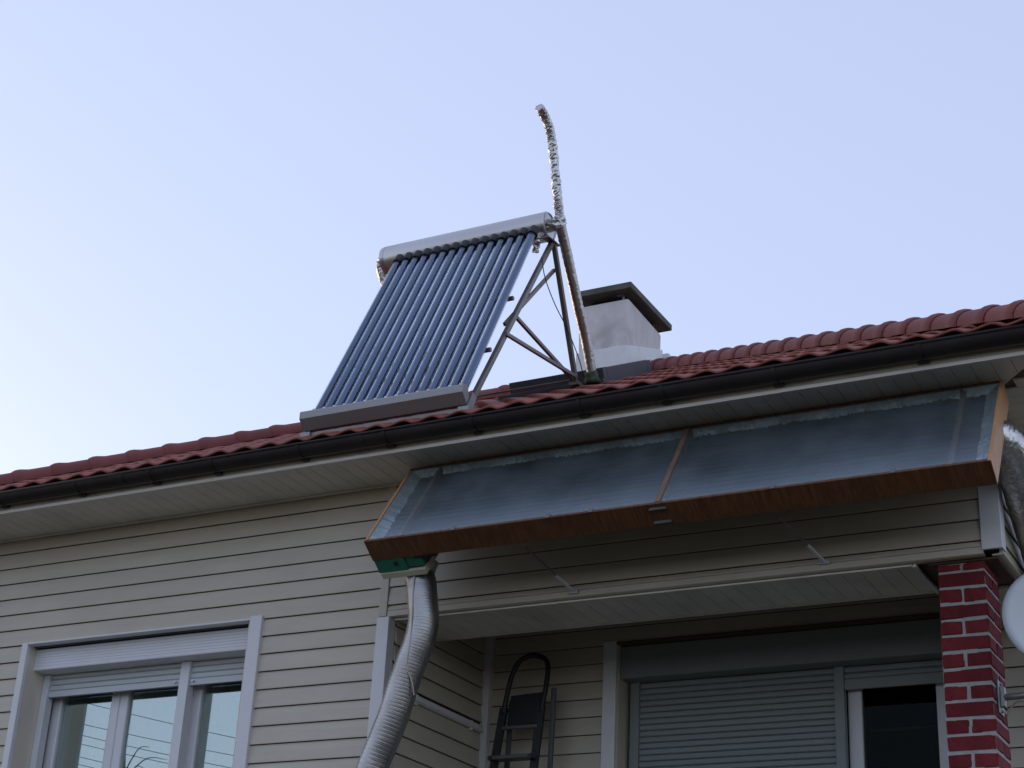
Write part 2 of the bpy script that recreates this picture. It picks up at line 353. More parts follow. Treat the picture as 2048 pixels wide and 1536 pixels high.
# ------------------------------------------------------------------ window (left)
win = MB().prism_x([(-0.020, HEAD + 0.012), (-0.034, HEAD + 0.006), (-0.034, HEAD - 0.003), (-0.020, HEAD - 0.006), (0.05, HEAD - 0.004), (0.05, HEAD + 0.012)], WX0 + 0.052, WX1 - 0.09).build('window', 'trim', house)
MB().box(WX0, WX0 + 0.053, -0.030, 0.005, -1.42, 0.050).build('casing', 'trim', win, 0.004)
MB().box(WX1 - 0.090, WX1, -0.034, 0.005, -1.42, 0.062).build('casing', 'trim', win, 0.004)
MB().box(WX0 + 0.045, WX0 + 0.0525, 0.0055, 0.30, -1.42, 0.046).build('jamb', 'jamb', win)
MB().box(WX1 - 0.12, WX1 - 0.10, 0.0, 0.30, -1.42, 0.046).build('jamb', 'jamb', win)
MB().box(WX0 + 0.054, WX1 - 0.121, 0.03, 0.30, 0.030, 0.044).build('head_lining', 'lead', win)  # dark colour carries the shadow gap above the shutter box
# roller shutter box: a ribbed front and a flat underside
bz0, bz1 = -0.118, 0.022
poly = [(0.195, bz0 - 0.002), (0.060, bz0)]
n = 7
for i in range(n):
    a = bz0 + 0.006 + (bz1 - bz0 - 0.006) * i / n; b = bz0 + 0.006 + (bz1 - bz0 - 0.006) * (i + 1) / n
    poly += [(0.058, a + 0.0015), (0.058, b - 0.0015), (0.0605, b - 0.001), (0.0605, b)]
poly += [(0.195, bz1)]
MB().prism_x(poly, WX0 + 0.0535, WX1 - 0.122).build('shutter_box', 'pvc', win)
gy = 0.195
MB().box(-6.362, -6.312, gy - 0.028, gy + 0.035, -1.42, bz0 - 0.004).build('guide_rail', 'pvc', win, 0.003)
MB().box(-5.212, -5.140, gy - 0.030, gy + 0.035, -1.42, bz0 - 0.004).build('guide_rail', 'pvc', win, 0.003)
MB().box(-4.66, -4.59, gy - 0.028, gy + 0.035, -1.42, bz0 - 0.004).build('guide_rail', 'pvc', win, 0.003)
def slat_poly(y, z0, z1, d=0.007):
    return [(y, z0 + 0.002), (y - d, z0 + 0.008), (y - d - 0.001, (z0 + z1) / 2), (y - d, z1 - 0.006), (y, z1), (y + 0.006, z1), (y + 0.006, z0 + 0.002)]
for xa, xb, bot in ((-6.311, -5.213, -0.272), (-5.139, -4.661, -0.276)):
    MB().box(xa, xb, gy - 0.012, gy + 0.010, bot, bot + 0.040).build('bottom_bar', 'shutter', win, 0.002)
    z = bot + 0.041
    while z < bz0 - 0.01:
        MB().prism_x(slat_poly(gy, z, min(z + 0.039, bz0 - 0.003)), xa, xb).build('shutter_slat', 'shutter', win); z += 0.039
for x, z in ((-5.25, -0.250), (-5.11, -0.252)):
    MB().tube([(x, gy - 0.012, z), (x, gy - 0.030, z)], 0.008, 8).build('stop_peg', 'pvc', win)
# sashes
def sash(xa, xb, left=0.085, right=0.075, y=0.27):
    MB().box(xa, xa + left, y, y + 0.06, -1.40, -0.16).build('sash_stile', 'pvc', win, 0.012)
    MB().box(xb - right, xb, y, y + 0.06, -1.40, -0.16).build('sash_stile', 'pvc', win, 0.012)
    MB().box(xa + left, xb - right, y + 0.004, y + 0.056, -0.24, -0.165).build('sash_rail', 'pvc', win, 0.008)
    MB().box(xa + left, xb - right, y + 0.004, y + 0.056, -1.40, -1.32).build('sash_rail', 'pvc', win, 0.008)
    MB().box(xa + left - 0.01, xb - right + 0.01, y + 0.028, y + 0.032, -1.33, -0.23).build('pane', 'pane', win)
sash(-6.350, -5.772, left=0.085, right=0.072)
sash(-5.770, -5.205, left=0.072, right=0.05)
sash(-5.203, -4.60, left=0.10, right=0.06)
MB().box(WX0 + 0.054, WX1 - 0.121, 0.33, 0.34, -1.42, -0.9).box(-6.35, -4.6, 0.8, 0.81, -1.42, 0.03).build('room_darkness', 'unlit_room', win)
cp = MB(); pts = [(-6.14 + i * 0.016, 0.46 + 0.014 * math.sin(i * 0.9)) for i in range(95)]
cp.add([(x, y, -1.45) for x, y in pts] + [(x, y, 0.0) for x, y in pts], [(i, i + 1, 95 + i + 1, 95 + i) for i in range(94)], True)
cp.build('curtain', 'curtain', win)
MB().box(WX0 + 0.02, WX1 - 0.02, -0.06, 0.28, -1.45, -1.421).build('sill', 'trim', win)

# ------------------------------------------------------------------ porch door and shutter
door = MB().box(DX0 - 0.09, DX0, PD - 0.026, PD + 0.006, -2.34, DZT + 0.02).build('porch_door', 'trim', house, 0.004)
MB().box(DX1, DX1 + 0.09, PD - 0.026, PD + 0.006, -2.34, DZT + 0.02).build('casing', 'trim', door, 0.004)
MB().prism_x([(PD - 0.018, DZT + 0.012), (PD - 0.030, DZT + 0.006), (PD - 0.030, DZT - 0.004), (PD + 0.05, DZT - 0.004), (PD + 0.05, DZT + 0.012)], DX0, DX1).build('head_trim', 'dark_wood', door)
MB().box(DX0 - 0.006, DX0 + 0.004, PD + 0.0065, PD + 0.30, -2.34, DZT).build('jamb', 'jamb', door)
MB().box(DX1 - 0.004, DX1 + 0.006, PD + 0.0065, PD + 0.30, -2.34, DZT).build('jamb', 'jamb', door)
dz0, dz1 = -0.165, 0.036
MB().prism_x([(PD + 0.03, dz0), (PD + 0.03, dz1), (PD + 0.17, dz1), (PD + 0.17, dz0 - 0.004), (PD + 0.13, dz0 - 0.004)], DX0 + 0.006, DX1 - 0.006).build('shutter_box', 'shutter_shaded', door, 0.003)
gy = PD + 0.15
MB().box(DX0 + 0.03, DX0 + 0.09, gy - 0.02, gy + 0.03, -2.34, dz0 - 0.006).build('guide_rail', 'shutter_shaded', door, 0.003)
MB().box(-1.282, -1.222, gy - 0.02, gy + 0.03, -2.34, dz0 - 0.006).build('guide_rail', 'shutter_shaded', door, 0.003)
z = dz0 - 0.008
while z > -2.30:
    MB().prism_x(slat_poly(gy, z - 0.0372, z, 0.006), DX0 + 0.091, -1.283).build('shutter_slat', 'shutter_shaded', door); z -= 0.0376
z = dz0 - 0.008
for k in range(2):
    MB().prism_x(slat_poly(gy, z - 0.0372, z, 0.006), -1.221, DX1 - 0.006).build('shutter_slat', 'shutter_shaded', door); z -= 0.0376
MB().box(-1.221, DX1 - 0.006, gy - 0.012, gy + 0.012, z - 0.062, z).build('bottom_bar', 'shutter_shaded', door, 0.002)
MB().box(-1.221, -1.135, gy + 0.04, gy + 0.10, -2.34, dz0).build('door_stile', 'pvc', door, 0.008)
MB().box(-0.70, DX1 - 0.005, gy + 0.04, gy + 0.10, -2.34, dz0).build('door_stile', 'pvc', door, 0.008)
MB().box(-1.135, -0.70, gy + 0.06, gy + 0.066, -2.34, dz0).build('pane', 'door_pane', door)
MB().box(DX0 + 0.01, DX1 - 0.01, gy + 1.2, gy + 1.22, -2.34, 0.2).box(DX0 + 0.01, DX0 + 0.02, gy + 0.2, gy + 1.2, -2.34, 0.2).build('room_darkness', 'unlit_room', door)
MB().tube([(-1.12, gy + 0.12, -0.53), (-0.70, gy + 0.12, -0.53)], 0.010, 8).build('curtain_rod', 'ladder_alu', door)

# ------------------------------------------------------------------ eaves: soffit, fascia, gutter
EY, EX = -0.478, 0.395                # front and end eave edges
LX = XL - 0.47
eave = MB().box(LX, EX - 0.005, EY + 0.004, 0.0, SZ + 0.014, SZ + 0.03).box(0.002, EX - 0.005, 0.003, YB, SZ + 0.014, SZ + 0.03).build('eave', 'backing', house)
x = LX + 0.01
while x < EX - 0.03:
    x1 = x + 0.0955
    ya = lambda q: -0.006 if q < 0.02 else -0.02 - (q - 0.02) * (abs(EY) - 0.03) / (EX - 0.03)
    y1, y2 = ya(x), ya(x1)
    if min(y1, y2) - EY > 0.02:
        MB().hexa([(x, EY + 0.006, SZ), (x1, EY + 0.006, SZ), (x1, y2, SZ), (x, y1, SZ), (x, EY + 0.006, SZ + 0.010), (x1, EY + 0.006, SZ + 0.010), (x1, y2, SZ + 0.010), (x, y1, SZ + 0.010)]).build('soffit_panel', 'soffit', eave)
    x += 0.099
y = EY + 0.10
while y < 5.0:
    xa = 0.02 if y > -0.03 else 0.03 + (-y) * (EX - 0.03) / abs(EY)
    if EX - xa > 0.03: MB().box(xa, EX - 0.008, y, y + 0.0955, SZ, SZ + 0.010).build('soffit_panel', 'soffit', eave)
    y += 0.099
MB().prism_x([(EY, SZ - 0.012), (EY, SZ + 0.008), (EY - 0.006, SZ + 0.008), (EY - 0.006, SZ - 0.012)], LX, EX).box(LX, EX, EY, EY + 0.022, SZ - 0.0115, SZ - 0.004).build('drip_trim', 'soffit', eave)
MB().box(EX - 0.006, EX + 0.002, EY + 0.001, 5.0, SZ - 0.011, SZ + 0.016).build('drip_trim', 'trim', eave)
MB().box(LX, -0.0, -0.030, -0.017, SZ - 0.014, SZ - 0.002).build('wall_trim', 'soffit', eave)
MB().box(0.017, 0.030, 0.0, 5.0, SZ - 0.014, SZ - 0.002).build('wall_trim', 'soffit', eave)
# fascia boards in lengths, a few sprung forward at one end
xs = [LX, -6.62, -5.72, -3.35, -0.78, EX - 0.002]
for i in range(5):
    a, b = xs[i] + 0.001, xs[i + 1] - 0.001
    tilt = 0.010 if i in (1, 4) else 0.0
    MB().hexa([(a, EY - 0.002 - tilt, SZ + 0.009), (b, EY - 0.002, SZ + 0.009), (b, EY + 0.006, SZ + 0.009), (a, EY + 0.006, SZ + 0.009),
               (a, EY + 0.004, SZ + 0.125), (b, EY + 0.004, SZ + 0.125), (b, EY + 0.012, SZ + 0.125), (a, EY + 0.012, SZ + 0.125)]).build('fascia_board', 'fascia', eave)
MB().box(EX - 0.010, EX - 0.002, EY + 0.014, 5.0, SZ + 0.017, SZ + 0.125).build('fascia_board', 'fascia', eave)
# half round gutter
GR, GY, GZ = 0.053, EY - 0.066, SZ + 0.084
def gutter_profile(r, cy, cz, t=0.004, n=26):
    out = [(cy - r * math.cos(math.pi * i / n), cz - r * math.sin(math.pi * i / n)) for i in range(n + 1)]
    inn = [(cy - (r - t) * math.cos(math.pi * i / n), cz - (r - t) * math.sin(math.pi * i / n)) for i in range(n, -1, -1)]
    return out + inn
gut = MB().prism_x(gutter_profile(GR, GY, GZ), LX - 0.05, EX + 0.10).tube([(LX - 0.05, GY - GR - 0.002, GZ + 0.004), (EX + 0.10, GY - GR - 0.002, GZ + 0.004)], 0.008, 8, smooth=True).build('gutter', 'gutter', house)
MB().prism_y([(EX + 0.08 + (y - GY), z) for y, z in gutter_profile(GR, GY, GZ)], GY + 0.08, 5.0).build('side_gutter', 'gutter', house)
for x in (-0.2, -0.96, -1.59, -2.08, -2.75, -3.33, -3.93, -4.57, -5.05, -5.65, -6.3, -6.95):
    mb = MB(); pr = gutter_profile(GR + 0.0045, GY, GZ, 0.004)
    mb.prism_x(pr, x - 0.011, x + 0.011)
    mb.box(x - 0.028, x + 0.028, EY - 0.030, EY - 0.014, SZ + 0.018, GZ + 0.02)
    mb.build('gutter_bracket', 'gutter', gut)
for x in (-3.52, -5.30): # pipe joints
    MB().prism_x(gutter_profile(GR + 0.003, GY, GZ, 0.002), x - 0.05, x + 0.05).build('gutter_joint', 'gutter', gut)

# ------------------------------------------------------------------ roof
PIT = R_(27.5); TP = math.tan(PIT); YE = -0.572; ZE = 0.918
HR, HL = -0.12, -7.00                 # right hip: X + Y = HR ; left hip: X - Y = HL
APX, APY = (HR + HL) / 2, (HR - HL) / 2
zr = lambda y_: ZE + (y_ - YE) * TP
roof = MB()
d = 0.03
A = (APX, APY, zr(APY) - d); FL = (HL + YE, YE, zr(YE) - d); FR = (HR - YE, YE, zr(YE) - d); BL = (HL + YE, 2 * APY - YE, zr(YE) - d); BR = (HR - YE, 2 * APY - YE, zr(YE) - d)
roof.add([A, FL, FR], [(0, 1, 2)])
roof = roof.build('roof', 'backing', house)
for nm, p, q in (('rear_slope', BR, BL), ('right_slope', FR, BR), ('left_slope', BL, FL)):
    # wavy sheets of the slopes turned away
    mb = MB(); p = Vector(p); q = Vector(q); a = Vector(A); e = (q - p); nn = int(e.length / 0.187) * 4
    nr = e.cross(a - p).normalized()
    if nr.z < 0: nr = -nr
    vs_ = []
    for i in range(nn + 1):
        h = 0.022 * math.cos(2 * math.pi * i / 4) + 0.022
        b0 = p + e * (i / nn); u = i / nn; top = p + e * u + (a - (p + q) / 2) * (1 - abs(2 * u - 1))
        vs_ += [b0 + nr * h, top + nr * h]
    mb.add(vs_, [(2 * i, 2 * i + 2, 2 * i + 3, 2 * i + 1) for i in range(nn)], True).build(nm, 'tile', house)
# filler boards closing the eave under the tiles
MB().box(HL + YE + 0.05, HR - YE - 0.10, YE + 0.045, YE + 0.065, ZE - 0.075, ZE + 0.032).build('eave_filler', 'backing', roof)
MB().box(HR - YE - 0.075, HR - YE - 0.055, YE + 0.07, 5.0, ZE - 0.075, ZE + 0.032).build('eave_filler', 'backing', roof)
# tiles of the front slope
TW, TL, TA, TS = 0.187, 0.35, 0.021, 0.016
def tile_bm():
    bm = bmesh.new(); n = 12
    def prof(s):                      # long rise, short fall
        s = s / 0.68 if s < 0.68 else (1 - s) / 0.32
        return TA * (0.5 - 0.5 * math.cos(math.pi * s))
    rows = []
    for v, lift in ((-0.004, TS - 0.012), (0.0, TS), (0.012, TS + 0.001), (TL * 0.55, TS * 0.45), (TL + 0.02, -0.002)):
        rows.append([bm.verts.new(((i / n - 0.5) * (TW + 0.004), v, prof(i / n) + lift)) for i in range(n + 1)])
    under = [bm.verts.new(((i / n - 0.5) * (TW + 0.004), 0.006, prof(i / n) + TS - 0.014)) for i in range(n + 1)]
    back = [bm.verts.new(((i / n - 0.5) * (TW + 0.004), TL * 0.8, prof(i / n) - 0.006)) for i in range(n + 1)]
    seq = [back, under] + rows
    for a, b in zip(seq[:-1], seq[1:]):
        for i in range(n):
            f = bm.faces.new((a[i], a[i + 1], b[i + 1], b[i])); f.smooth = True
    for i in range(2): pass
    return bm
base_bm = tile_bm(); tile_me = bpy.data.meshes.new('tile'); base_bm.to_mesh(tile_me); tile_me.materials.append(MATS['tile'])
for e in tile_me.edges: pass
rotx = Matrix.Rotation(PIT, 4, 'X')
nrow = int((APY - YE) / (TL * math.cos(PIT))) + 1
x_first = -2.018 + TW * 0.5           # phase of the wave read off the eave
cnt = 0
for r in range(nrow):
    y0 = YE + r * TL * math.cos(PIT); z0 = zr(y0); y1 = y0 + (TL + 0.02) * math.cos(PIT)
    j0 = int((HL + y0 - x_first) / TW) - 2; j1 = int((HR - y0 - x_first) / TW) + 2
    for j in range(j0, j1 + 1):
        xc = x_first + j * TW; xa, xb = xc - TW / 2, xc + TW / 2
        if xb < HL + y0 or xa > HR - y0: continue
        M = Matrix.Translation((xc + random.uniform(-.0015, .0015), y0 + random.uniform(-.002, .002), z0 + random.uniform(-.0012, .0012))) @ rotx
        inside = xa > HL + y1 and xb < HR - y1
        if inside:
            o = bpy.data.objects.new('tile', tile_me); col.objects.link(o)
            o.parent = roof; o.matrix_parent_inverse = Matrix.Translation(-root_loc(roof)); o.matrix_basis = M
        else:
            b = base_bm.copy(); b.transform(M)
            for co, no in (((HR - 0, 0, 0), (1, 1, 0)), ((HL, 0, 0), (-1, 1, 0))):
                bmesh.ops.bisect_plane(b, geom=b.verts[:] + b.edges[:] + b.faces[:], plane_co=co, plane_no=Vector(no).normalized(), clear_outer=True)
            if len(b.faces):
                me = bpy.data.meshes.new('tile'); b.to_mesh(me); link('tile', me, 'tile', roof)
            b.free()
        cnt += 1
# hip caps: half barrels, each with a raised collar at its lower end
CL = 0.272
def cap_mesh():
    mb = MB(); n = 12; sec = [(-0.010, 0.083), (0.0, 0.087), (0.022, 0.0925), (0.05, 0.0925), (0.085, 0.086), (0.115, 0.081), (CL + 0.02, 0.079)]
    vs_ = []
    for s_, r_ in sec:
        for i in range(n + 1):
            a = math.pi * (i / n) * 1.16 - 0.08 * math.pi
            vs_.append((r_ * math.cos(a) * 1.12, s_, r_ * math.sin(a)))
    fs = [(k * (n + 1) + i, k * (n + 1) + i + 1, (k + 1) * (n + 1) + i + 1, (k + 1) * (n + 1) + i) for k in range(len(sec) - 1) for i in range(n)]
    mb.add(vs_, fs, True); me = mb.mesh('hip_cap'); me.materials.append(MATS['cap']); return me
cme = cap_mesh()
for sgn, foot in ((-1, Vector((HR - YE, YE, zr(YE) + 0.030))), (1, Vector((HL + YE, YE, zr(YE) + 0.030)))):
    dirv = Vector((sgn, 1, TP)).normalized(); side = dirv.cross(Vector((0, 0, 1))).normalized(); up = side.cross(dirv)
    rot = Matrix((side, dirv, up)).transposed().to_4x4()
    L = (Vector((APX, APY, zr(APY))) - Vector((HR - YE, YE, zr(YE)))).length
    for k in range(int(L / CL) + 1):
        o = bpy.data.objects.new('hip_cap', cme); col.objects.link(o); o.parent = roof; o.matrix_parent_inverse = Matrix.Translation(-root_loc(roof))
        o.matrix_basis = Matrix.Translation(foot + dirv * (k * CL - 0.06)) @ rot
    if sgn == -1:
        pass

# ------------------------------------------------------------------ chimney
cx0, cx1, cy0, cy1 = -3.70, -3.30, 2.65, 3.37
czf = 2.89; slope = 0.40               # flashing top at the front, rising backwards
base = MB().hexa([(cx0 - 0.012, cy0 - 0.012, 2.3), (cx1 + 0.012, cy0 - 0.012, 2.3), (cx1 + 0.012, cy1 + 0.012, 2.3), (cx0 - 0.012, cy1 + 0.012, 2.3),
                  (cx0 - 0.012, cy0 - 0.012, czf), (cx1 + 0.012, cy0 - 0.012, czf), (cx1 + 0.012, cy1 + 0.012, czf + slope * (cy1 - cy0)), (cx0 - 0.012, cy1 + 0.012, czf + slope * (cy1 - cy0))])
chim = base.build('chimney', 'flashing', house, 0.004)
tpx = 0.03
MB().hexa([(cx0, cy0, czf - 0.02), (cx1, cy0, czf - 0.02), (cx1, cy1, czf - 0.02), (cx0, cy1, czf - 0.02),
           (cx0 - tpx, cy0 + 0.035, 3.325), (cx1 + 0.012, cy0 + 0.035, 3.325), (cx1 + 0.012, cy1 - 0.02, 3.300), (cx0 - tpx, cy1 - 0.02, 3.300)]).build('shaft', 'plaster', chim, 0.018)
MB().box(cx0 + 0.05, cx1 - 0.05, cy0 + 0.12, cy1 - 0.10, 3.295, 3.405).build('flue', 'rubber', chim)
MB().box(cx1 - 0.06, cx1 - 0.045, cy0 + 0.075, cy0 + 0.09, 3.298, 3.385).box(cx1 - 0.10, cx1 - 0.05, cy0 + 0.06, cy0 + 0.085, 3.372, 3.384).build('cap_support', 'bracket', chim)
MB().box(cx1 - 0.05, cx1 - 0.035, cy1 - 0.08, cy1 - 0.065, 3.298, 3.385).build('cap_support', 'bracket', chim)
slab = MB().box(cx0 - 0.060, cx1 + 0.055, cy0 - 0.02, cy1 + 0.10, 3.385, 3.440).build('cap_slab', 'concrete', chim, 0.006)
MB().box(cx1 - 0.02, cx1 + 0.0125, cy0 - 0.016, cy0 - 0.0125, 2.60, 2.72).box(cx1 + 0.0125, cx1 + 0.0165, cy0 - 0.016, cy0 + 0.05, 2.60, 2.74).build('flashing_lap', 'flashing', chim)
MB().box(cx1 - 0.02, cx1 + 0.06, cy1 + 0.02, cy1 + 0.08, 2.85, 3.15).build('flashing_end', 'flashing', chim, 0.01)

# ------------------------------------------------------------------ brick column
kx0, kx1, ky0 = -0.325, -0.086, 0.050
kw = kx1 - kx0; ky1 = ky0 + 0.29
column = MB().box(kx0 + 0.004, kx1 - 0.004, ky0 + 0.004, ky1 - 0.004, -2.35, -0.045).build('brick_column', 'mortar', house)
CH, J = 0.0828, 0.0135
brick_cache = {}
def brick(x0, x1, y0, y1, z0, z1):
    key = (round(x1 - x0, 4), round(y1 - y0, 4), round(z1 - z0, 4), random.randrange(6))
    if key not in brick_cache:
        rn = random.Random(hash(key) % 1000); hx, hy, hz = (x1 - x0) / 2, (y1 - y0) / 2, (z1 - z0) / 2; j = lambda: rn.uniform(-0.003, 0.003)
        mb = MB().hexa([(sx * hx + j(), sy * hy + j() * 0.5, sz * hz + j()) for sz in (-1, 1) for sx, sy in ((-1, -1), (1, -1), (1, 1), (-1, 1))])
        me = mb.mesh('brick'); me.materials.append(MATS['brick'])
        b = bmesh.new(); b.from_mesh(me); bmesh.ops.bevel(b, geom=b.edges[:], offset=0.004, segments=2, affect='EDGES'); b.to_mesh(me); b.free()
        brick_cache[key] = me
    o = bpy.data.objects.new('brick', brick_cache[key]); col.objects.link(o); o.parent = column; o.matrix_parent_inverse = Matrix.Translation(-root_loc(column))
    o.location = ((x0 + x1) / 2, (y0 + y1) / 2, (z0 + z1) / 2); o.rotation_euler = (0, 0, random.uniform(-.004, .004))
ztop = -0.014; k = 0
while ztop - CH > -2.36:
    z1 = min(ztop, -0.046); z0 = ztop - CH + J
    if k % 2 == 0:
        xm = kx0 + kw * (0.49 + random.uniform(-.02, .02)); brick(kx0, xm - J / 2, ky0, ky1, z0, z1); brick(xm + J / 2, kx1, ky0, ky1, z0, z1)
    else:
        ym = ky0 + 0.145; brick(kx0, kx1, ky0, ym - J / 2, z0, z1); brick(kx0, kx1, ym + J / 2, ky1, z0, z1)
    ztop -= CH; k += 1

# ------------------------------------------------------------------ roof window behind the tube rack
sk = thing('roof_window', 'flat dark framed roof window lying on the tiles behind the rack', 'roof window', (-3.17, 1.3, zr(1.3)))
def on_roof(x, s_, h):                # s_ metres up the slope from y = 1.3
    return (x, 1.30 + s_ * math.cos(PIT) - h * math.sin(PIT), zr(1.30) + s_ * math.sin(PIT) + h * math.cos(PIT))
def roof_box(mb, x0, x1, s0, s1, h0, h1):
    return mb.hexa([on_roof(x0, s0, h0), on_roof(x1, s0, h0), on_roof(x1, s1, h0), on_roof(x0, s1, h0), on_roof(x0, s0, h1), on_roof(x1, s0, h1), on_roof(x1, s1, h1), on_roof(x0, s1, h1)])
roof_box(MB(), -3.53, -2.81, 0.0, 0.07, 0.02, 0.132).build('frame', 'lead', sk, 0.004)
roof_box(MB(), -3.53, -2.81, 0.83, 0.90, 0.02, 0.125).build('frame', 'lead', sk, 0.004)
roof_box(MB(), -3.53, -3.46, 0.0705, 0.8295, 0.02, 0.130).build('frame', 'lead', sk, 0.004)
roof_box(MB(), -2.88, -2.81, 0.0705, 0.8295, 0.02, 0.130).build('frame', 'lead', sk, 0.004)
roof_box(MB(), -3.459, -2.881, 0.071, 0.829, 0.098, 0.104).build('pane', 'pane', sk)
roof_box(MB(), -3.57, -2.77, -0.12, -0.001, 0.03, 0.055).build('apron', 'lead', sk)

# ------------------------------------------------------------------ evacuated tube solar water heater
sh = thing('solar_water_heater', 'evacuated tube solar water heater on steel frame with long silver tank', 'solar heater', (-3.45, -0.4, zr(-0.4)))
RX, LXf = -2.885, -3.985              # right and left frame planes
P_tb = Vector((0, -0.455, 1.085)); P_tt = Vector((0, 0.365, 2.640))
tdir = (P_tt - P_tb).normalized()
tank_c = Vector((0, 0.53, 2.752)); TR = 0.101
tk = MB(); n = 40
prof = [(-4.172, 0.0), (-4.172, 0.086), (-4.168, 0.097), (-4.150, TR), (-4.134, TR), (-4.133, TR - 0.002), (-4.130, TR), (-2.918, TR), (-2.915, TR - 0.002), (-2.912, TR + 0.001), (-2.896, TR + 0.001), (-2.888, 0.097), (-2.886, 0.089), (-2.893, 0.086), (-2.893, 0.0)]
vs_ = []; fs = []
for x_, r_ in prof:
    for i in range(n):
        a = 2 * math.pi * i / n; vs_.append((x_, tank_c.y + r_ * math.cos(a), tank_c.z + r_ * math.sin(a)))
for k in range(len(prof) - 1):
    for i in range(n): fs.append((k * n + i, k * n + (i + 1) % n, (k + 1) * n + (i + 1) % n, (k + 1) * n + i))
tk.add(vs_, fs, True); tank = tk.build('tank', 'steel', sh)
# keep the rims crisp
bm = bmesh.new(); bm.from_mesh(tank.data); bmesh.ops.remove_doubles(bm, verts=bm.verts, dist=1e-5); bm.to_mesh(tank.data); bm.free()
for p in tank.data.polygons: p.use_smooth = True
em = tank.modifiers.new('es', 'EDGE_SPLIT'); em.split_angle = R_(35)
TLEN = (P_tt - P_tb).length - 0.035; T0 = P_tb + tdir * 0.035
def tube_mesh(name, r0, seg, material, a0, a1):
    path = [tdir * (a0 + (a1 - a0) * q / 30) for q in range(31)]
    rad = lambda t: r0 * math.sqrt(1 - max(0, 1 - t / 0.02) ** 2) + 0.0008
    me = MB().tube(path, rad, seg).mesh(name); me.materials.append(MATS[material]); return me
shell_me = tube_mesh('vacuum_tube', 0.0285, 24, 'tube_glass', 0.0, TLEN)
core_me = tube_mesh('absorber_core', 0.0233, 20, 'tube', 0.012, TLEN - 0.002)
for i in range(15):
    x_ = -3.945 + i * (1.026 / 14)
    a = Vector((x_, T0.y, T0.z)); b = Vector((x_, P_tt.y, P_tt.z))
    o = bpy.data.objects.new('vacuum_tube', shell_me); col.objects.link(o); o.parent = sh; o.matrix_parent_inverse = Matrix.Translation(-root_loc(sh)); o.location = a
    c_ = bpy.data.objects.new('absorber_core', core_me); col.objects.link(c_); c_.parent = o
    sp = b - tdir * 0.060
    MB().tube([sp, sp + tdir * 0.018, sp + tdir * 0.045, sp + tdir * 0.075], lambda t: 0.0365 if t < 0.5 else 0.033, 16).build('seal_ring', 'rubber', sh)
# bottom tray that carries the tube ends (folded sheet)
TYc, TZc = P_tb.y, P_tb.z
nrm = Vector((0, -tdir.z, tdir.y))     # out of the tube plane, towards the front
def tp(a, b): q = P_tb + tdir * a + nrm * b; return (q.y, q.z)
tray_poly = [(-0.432, 1.180), (-0.478, 1.171), (-0.486, 1.161), (-0.486, 1.120), (-0.430, 1.062), (-0.398, 1.062), (-0.398, 1.067), (-0.426, 1.068), (-0.478, 1.122), (-0.478, 1.156), (-0.436, 1.172)]
tray = MB().prism_x(tray_poly, -4.008, -2.882).build('tube_tray', 'tray_metal', sh)
MB().prism_x([(-0.432, 1.181), (-0.478, 1.172), (-0.487, 1.161), (-0.487, 1.119), (-0.430, 1.061), (-0.395, 1.061)], -2.8815, -2.876).build('tray_end', 'tray_metal', tray)
MB().prism_x([(-0.432, 1.181), (-0.478, 1.172), (-0.487, 1.161), (-0.487, 1.119), (-0.430, 1.061), (-0.395, 1.061)], -4.014, -4.0085).build('tray_end', 'tray_metal', tray)
MB().prism_x([tp(-0.035, -0.036), tp(-0.030, -0.044), tp(-0.085, -0.075), tp(-0.090, -0.066)], -3.99, -2.90).build('cross_rail', 'steel_dark', sh)
for i in range(15):
    x_ = -3.945 + i * (1.026 / 14); q = P_tb + tdir * 0.088 + nrm * 0.034
    MB().tube([(x_, q.y, q.z), (x_, (q + tdir * 0.012).y, (q + tdir * 0.012).z)], 0.012, 10).build('tube_clip', 'foil', tray)
# side frames
ff = Vector((0, -0.405, 1.045)); top = Vector((0, 0.575, 2.665)); rf = Vector((0, 1.00, 1.795))
def at(x_, v): return (x_, v.y, v.z)
for X in (RX, LXf):
    s_ = 1 if X == RX else -1
    MB().bar(at(X, ff), at(X, top), 0.030, 0.030, (1, 0, 0)).build('front_rail', 'steel_dark', sh, 0.002)
    MB().bar(at(X - 0.001, rf), at(X - 0.001, top + Vector((0, 0.01, 0))), 0.032, 0.030, (1, 0, 0)).build('rear_leg', 'steel_dark', sh, 0.002)
    for a, b, off in ((Vector((0, 0.652, 2.485)), Vector((0, 0.020, 1.790)), 0.022), (Vector((0, 0.121, 1.905)), Vector((0, 0.985, 1.82)), 0.016), (Vector((0, -0.03, 1.695)), Vector((0, 0.95, 1.825)), -0.020)):
        MB().bar((X - s_ * off, a.y, a.z), (X - s_ * off, b.y, b.z), 0.024, 0.020, (1, 0, 0)).build('brace', 'steel_dark', sh, 0.0015)
    MB().box(X - 0.035, X + 0.035, ff.y - 0.05, ff.y + 0.03, ff.z - 0.03, ff.z - 0.004).bar((X + s_ * 0.017, ff.y - 0.01, ff.z - 0.01), (X + s_ * 0.017, ff.y + 0.045, ff.z + 0.10), 0.05, 0.004, (1, 0, 0)).build('foot_plate', 'tray_metal', sh)
    MB().box(X - 0.035, X + 0.035, rf.y - 0.04, rf.y + 0.04, rf.z - 0.02, rf.z + 0.004).build('foot_plate', 'steel_dark', sh)
    # saddle under the tank
    MB().bar((X, 0.46, 2.635), (X, 0.64, 2.655), 0.05, 0.008, (0, 0, 1)).build('tank_saddle', 'steel_dark', sh)
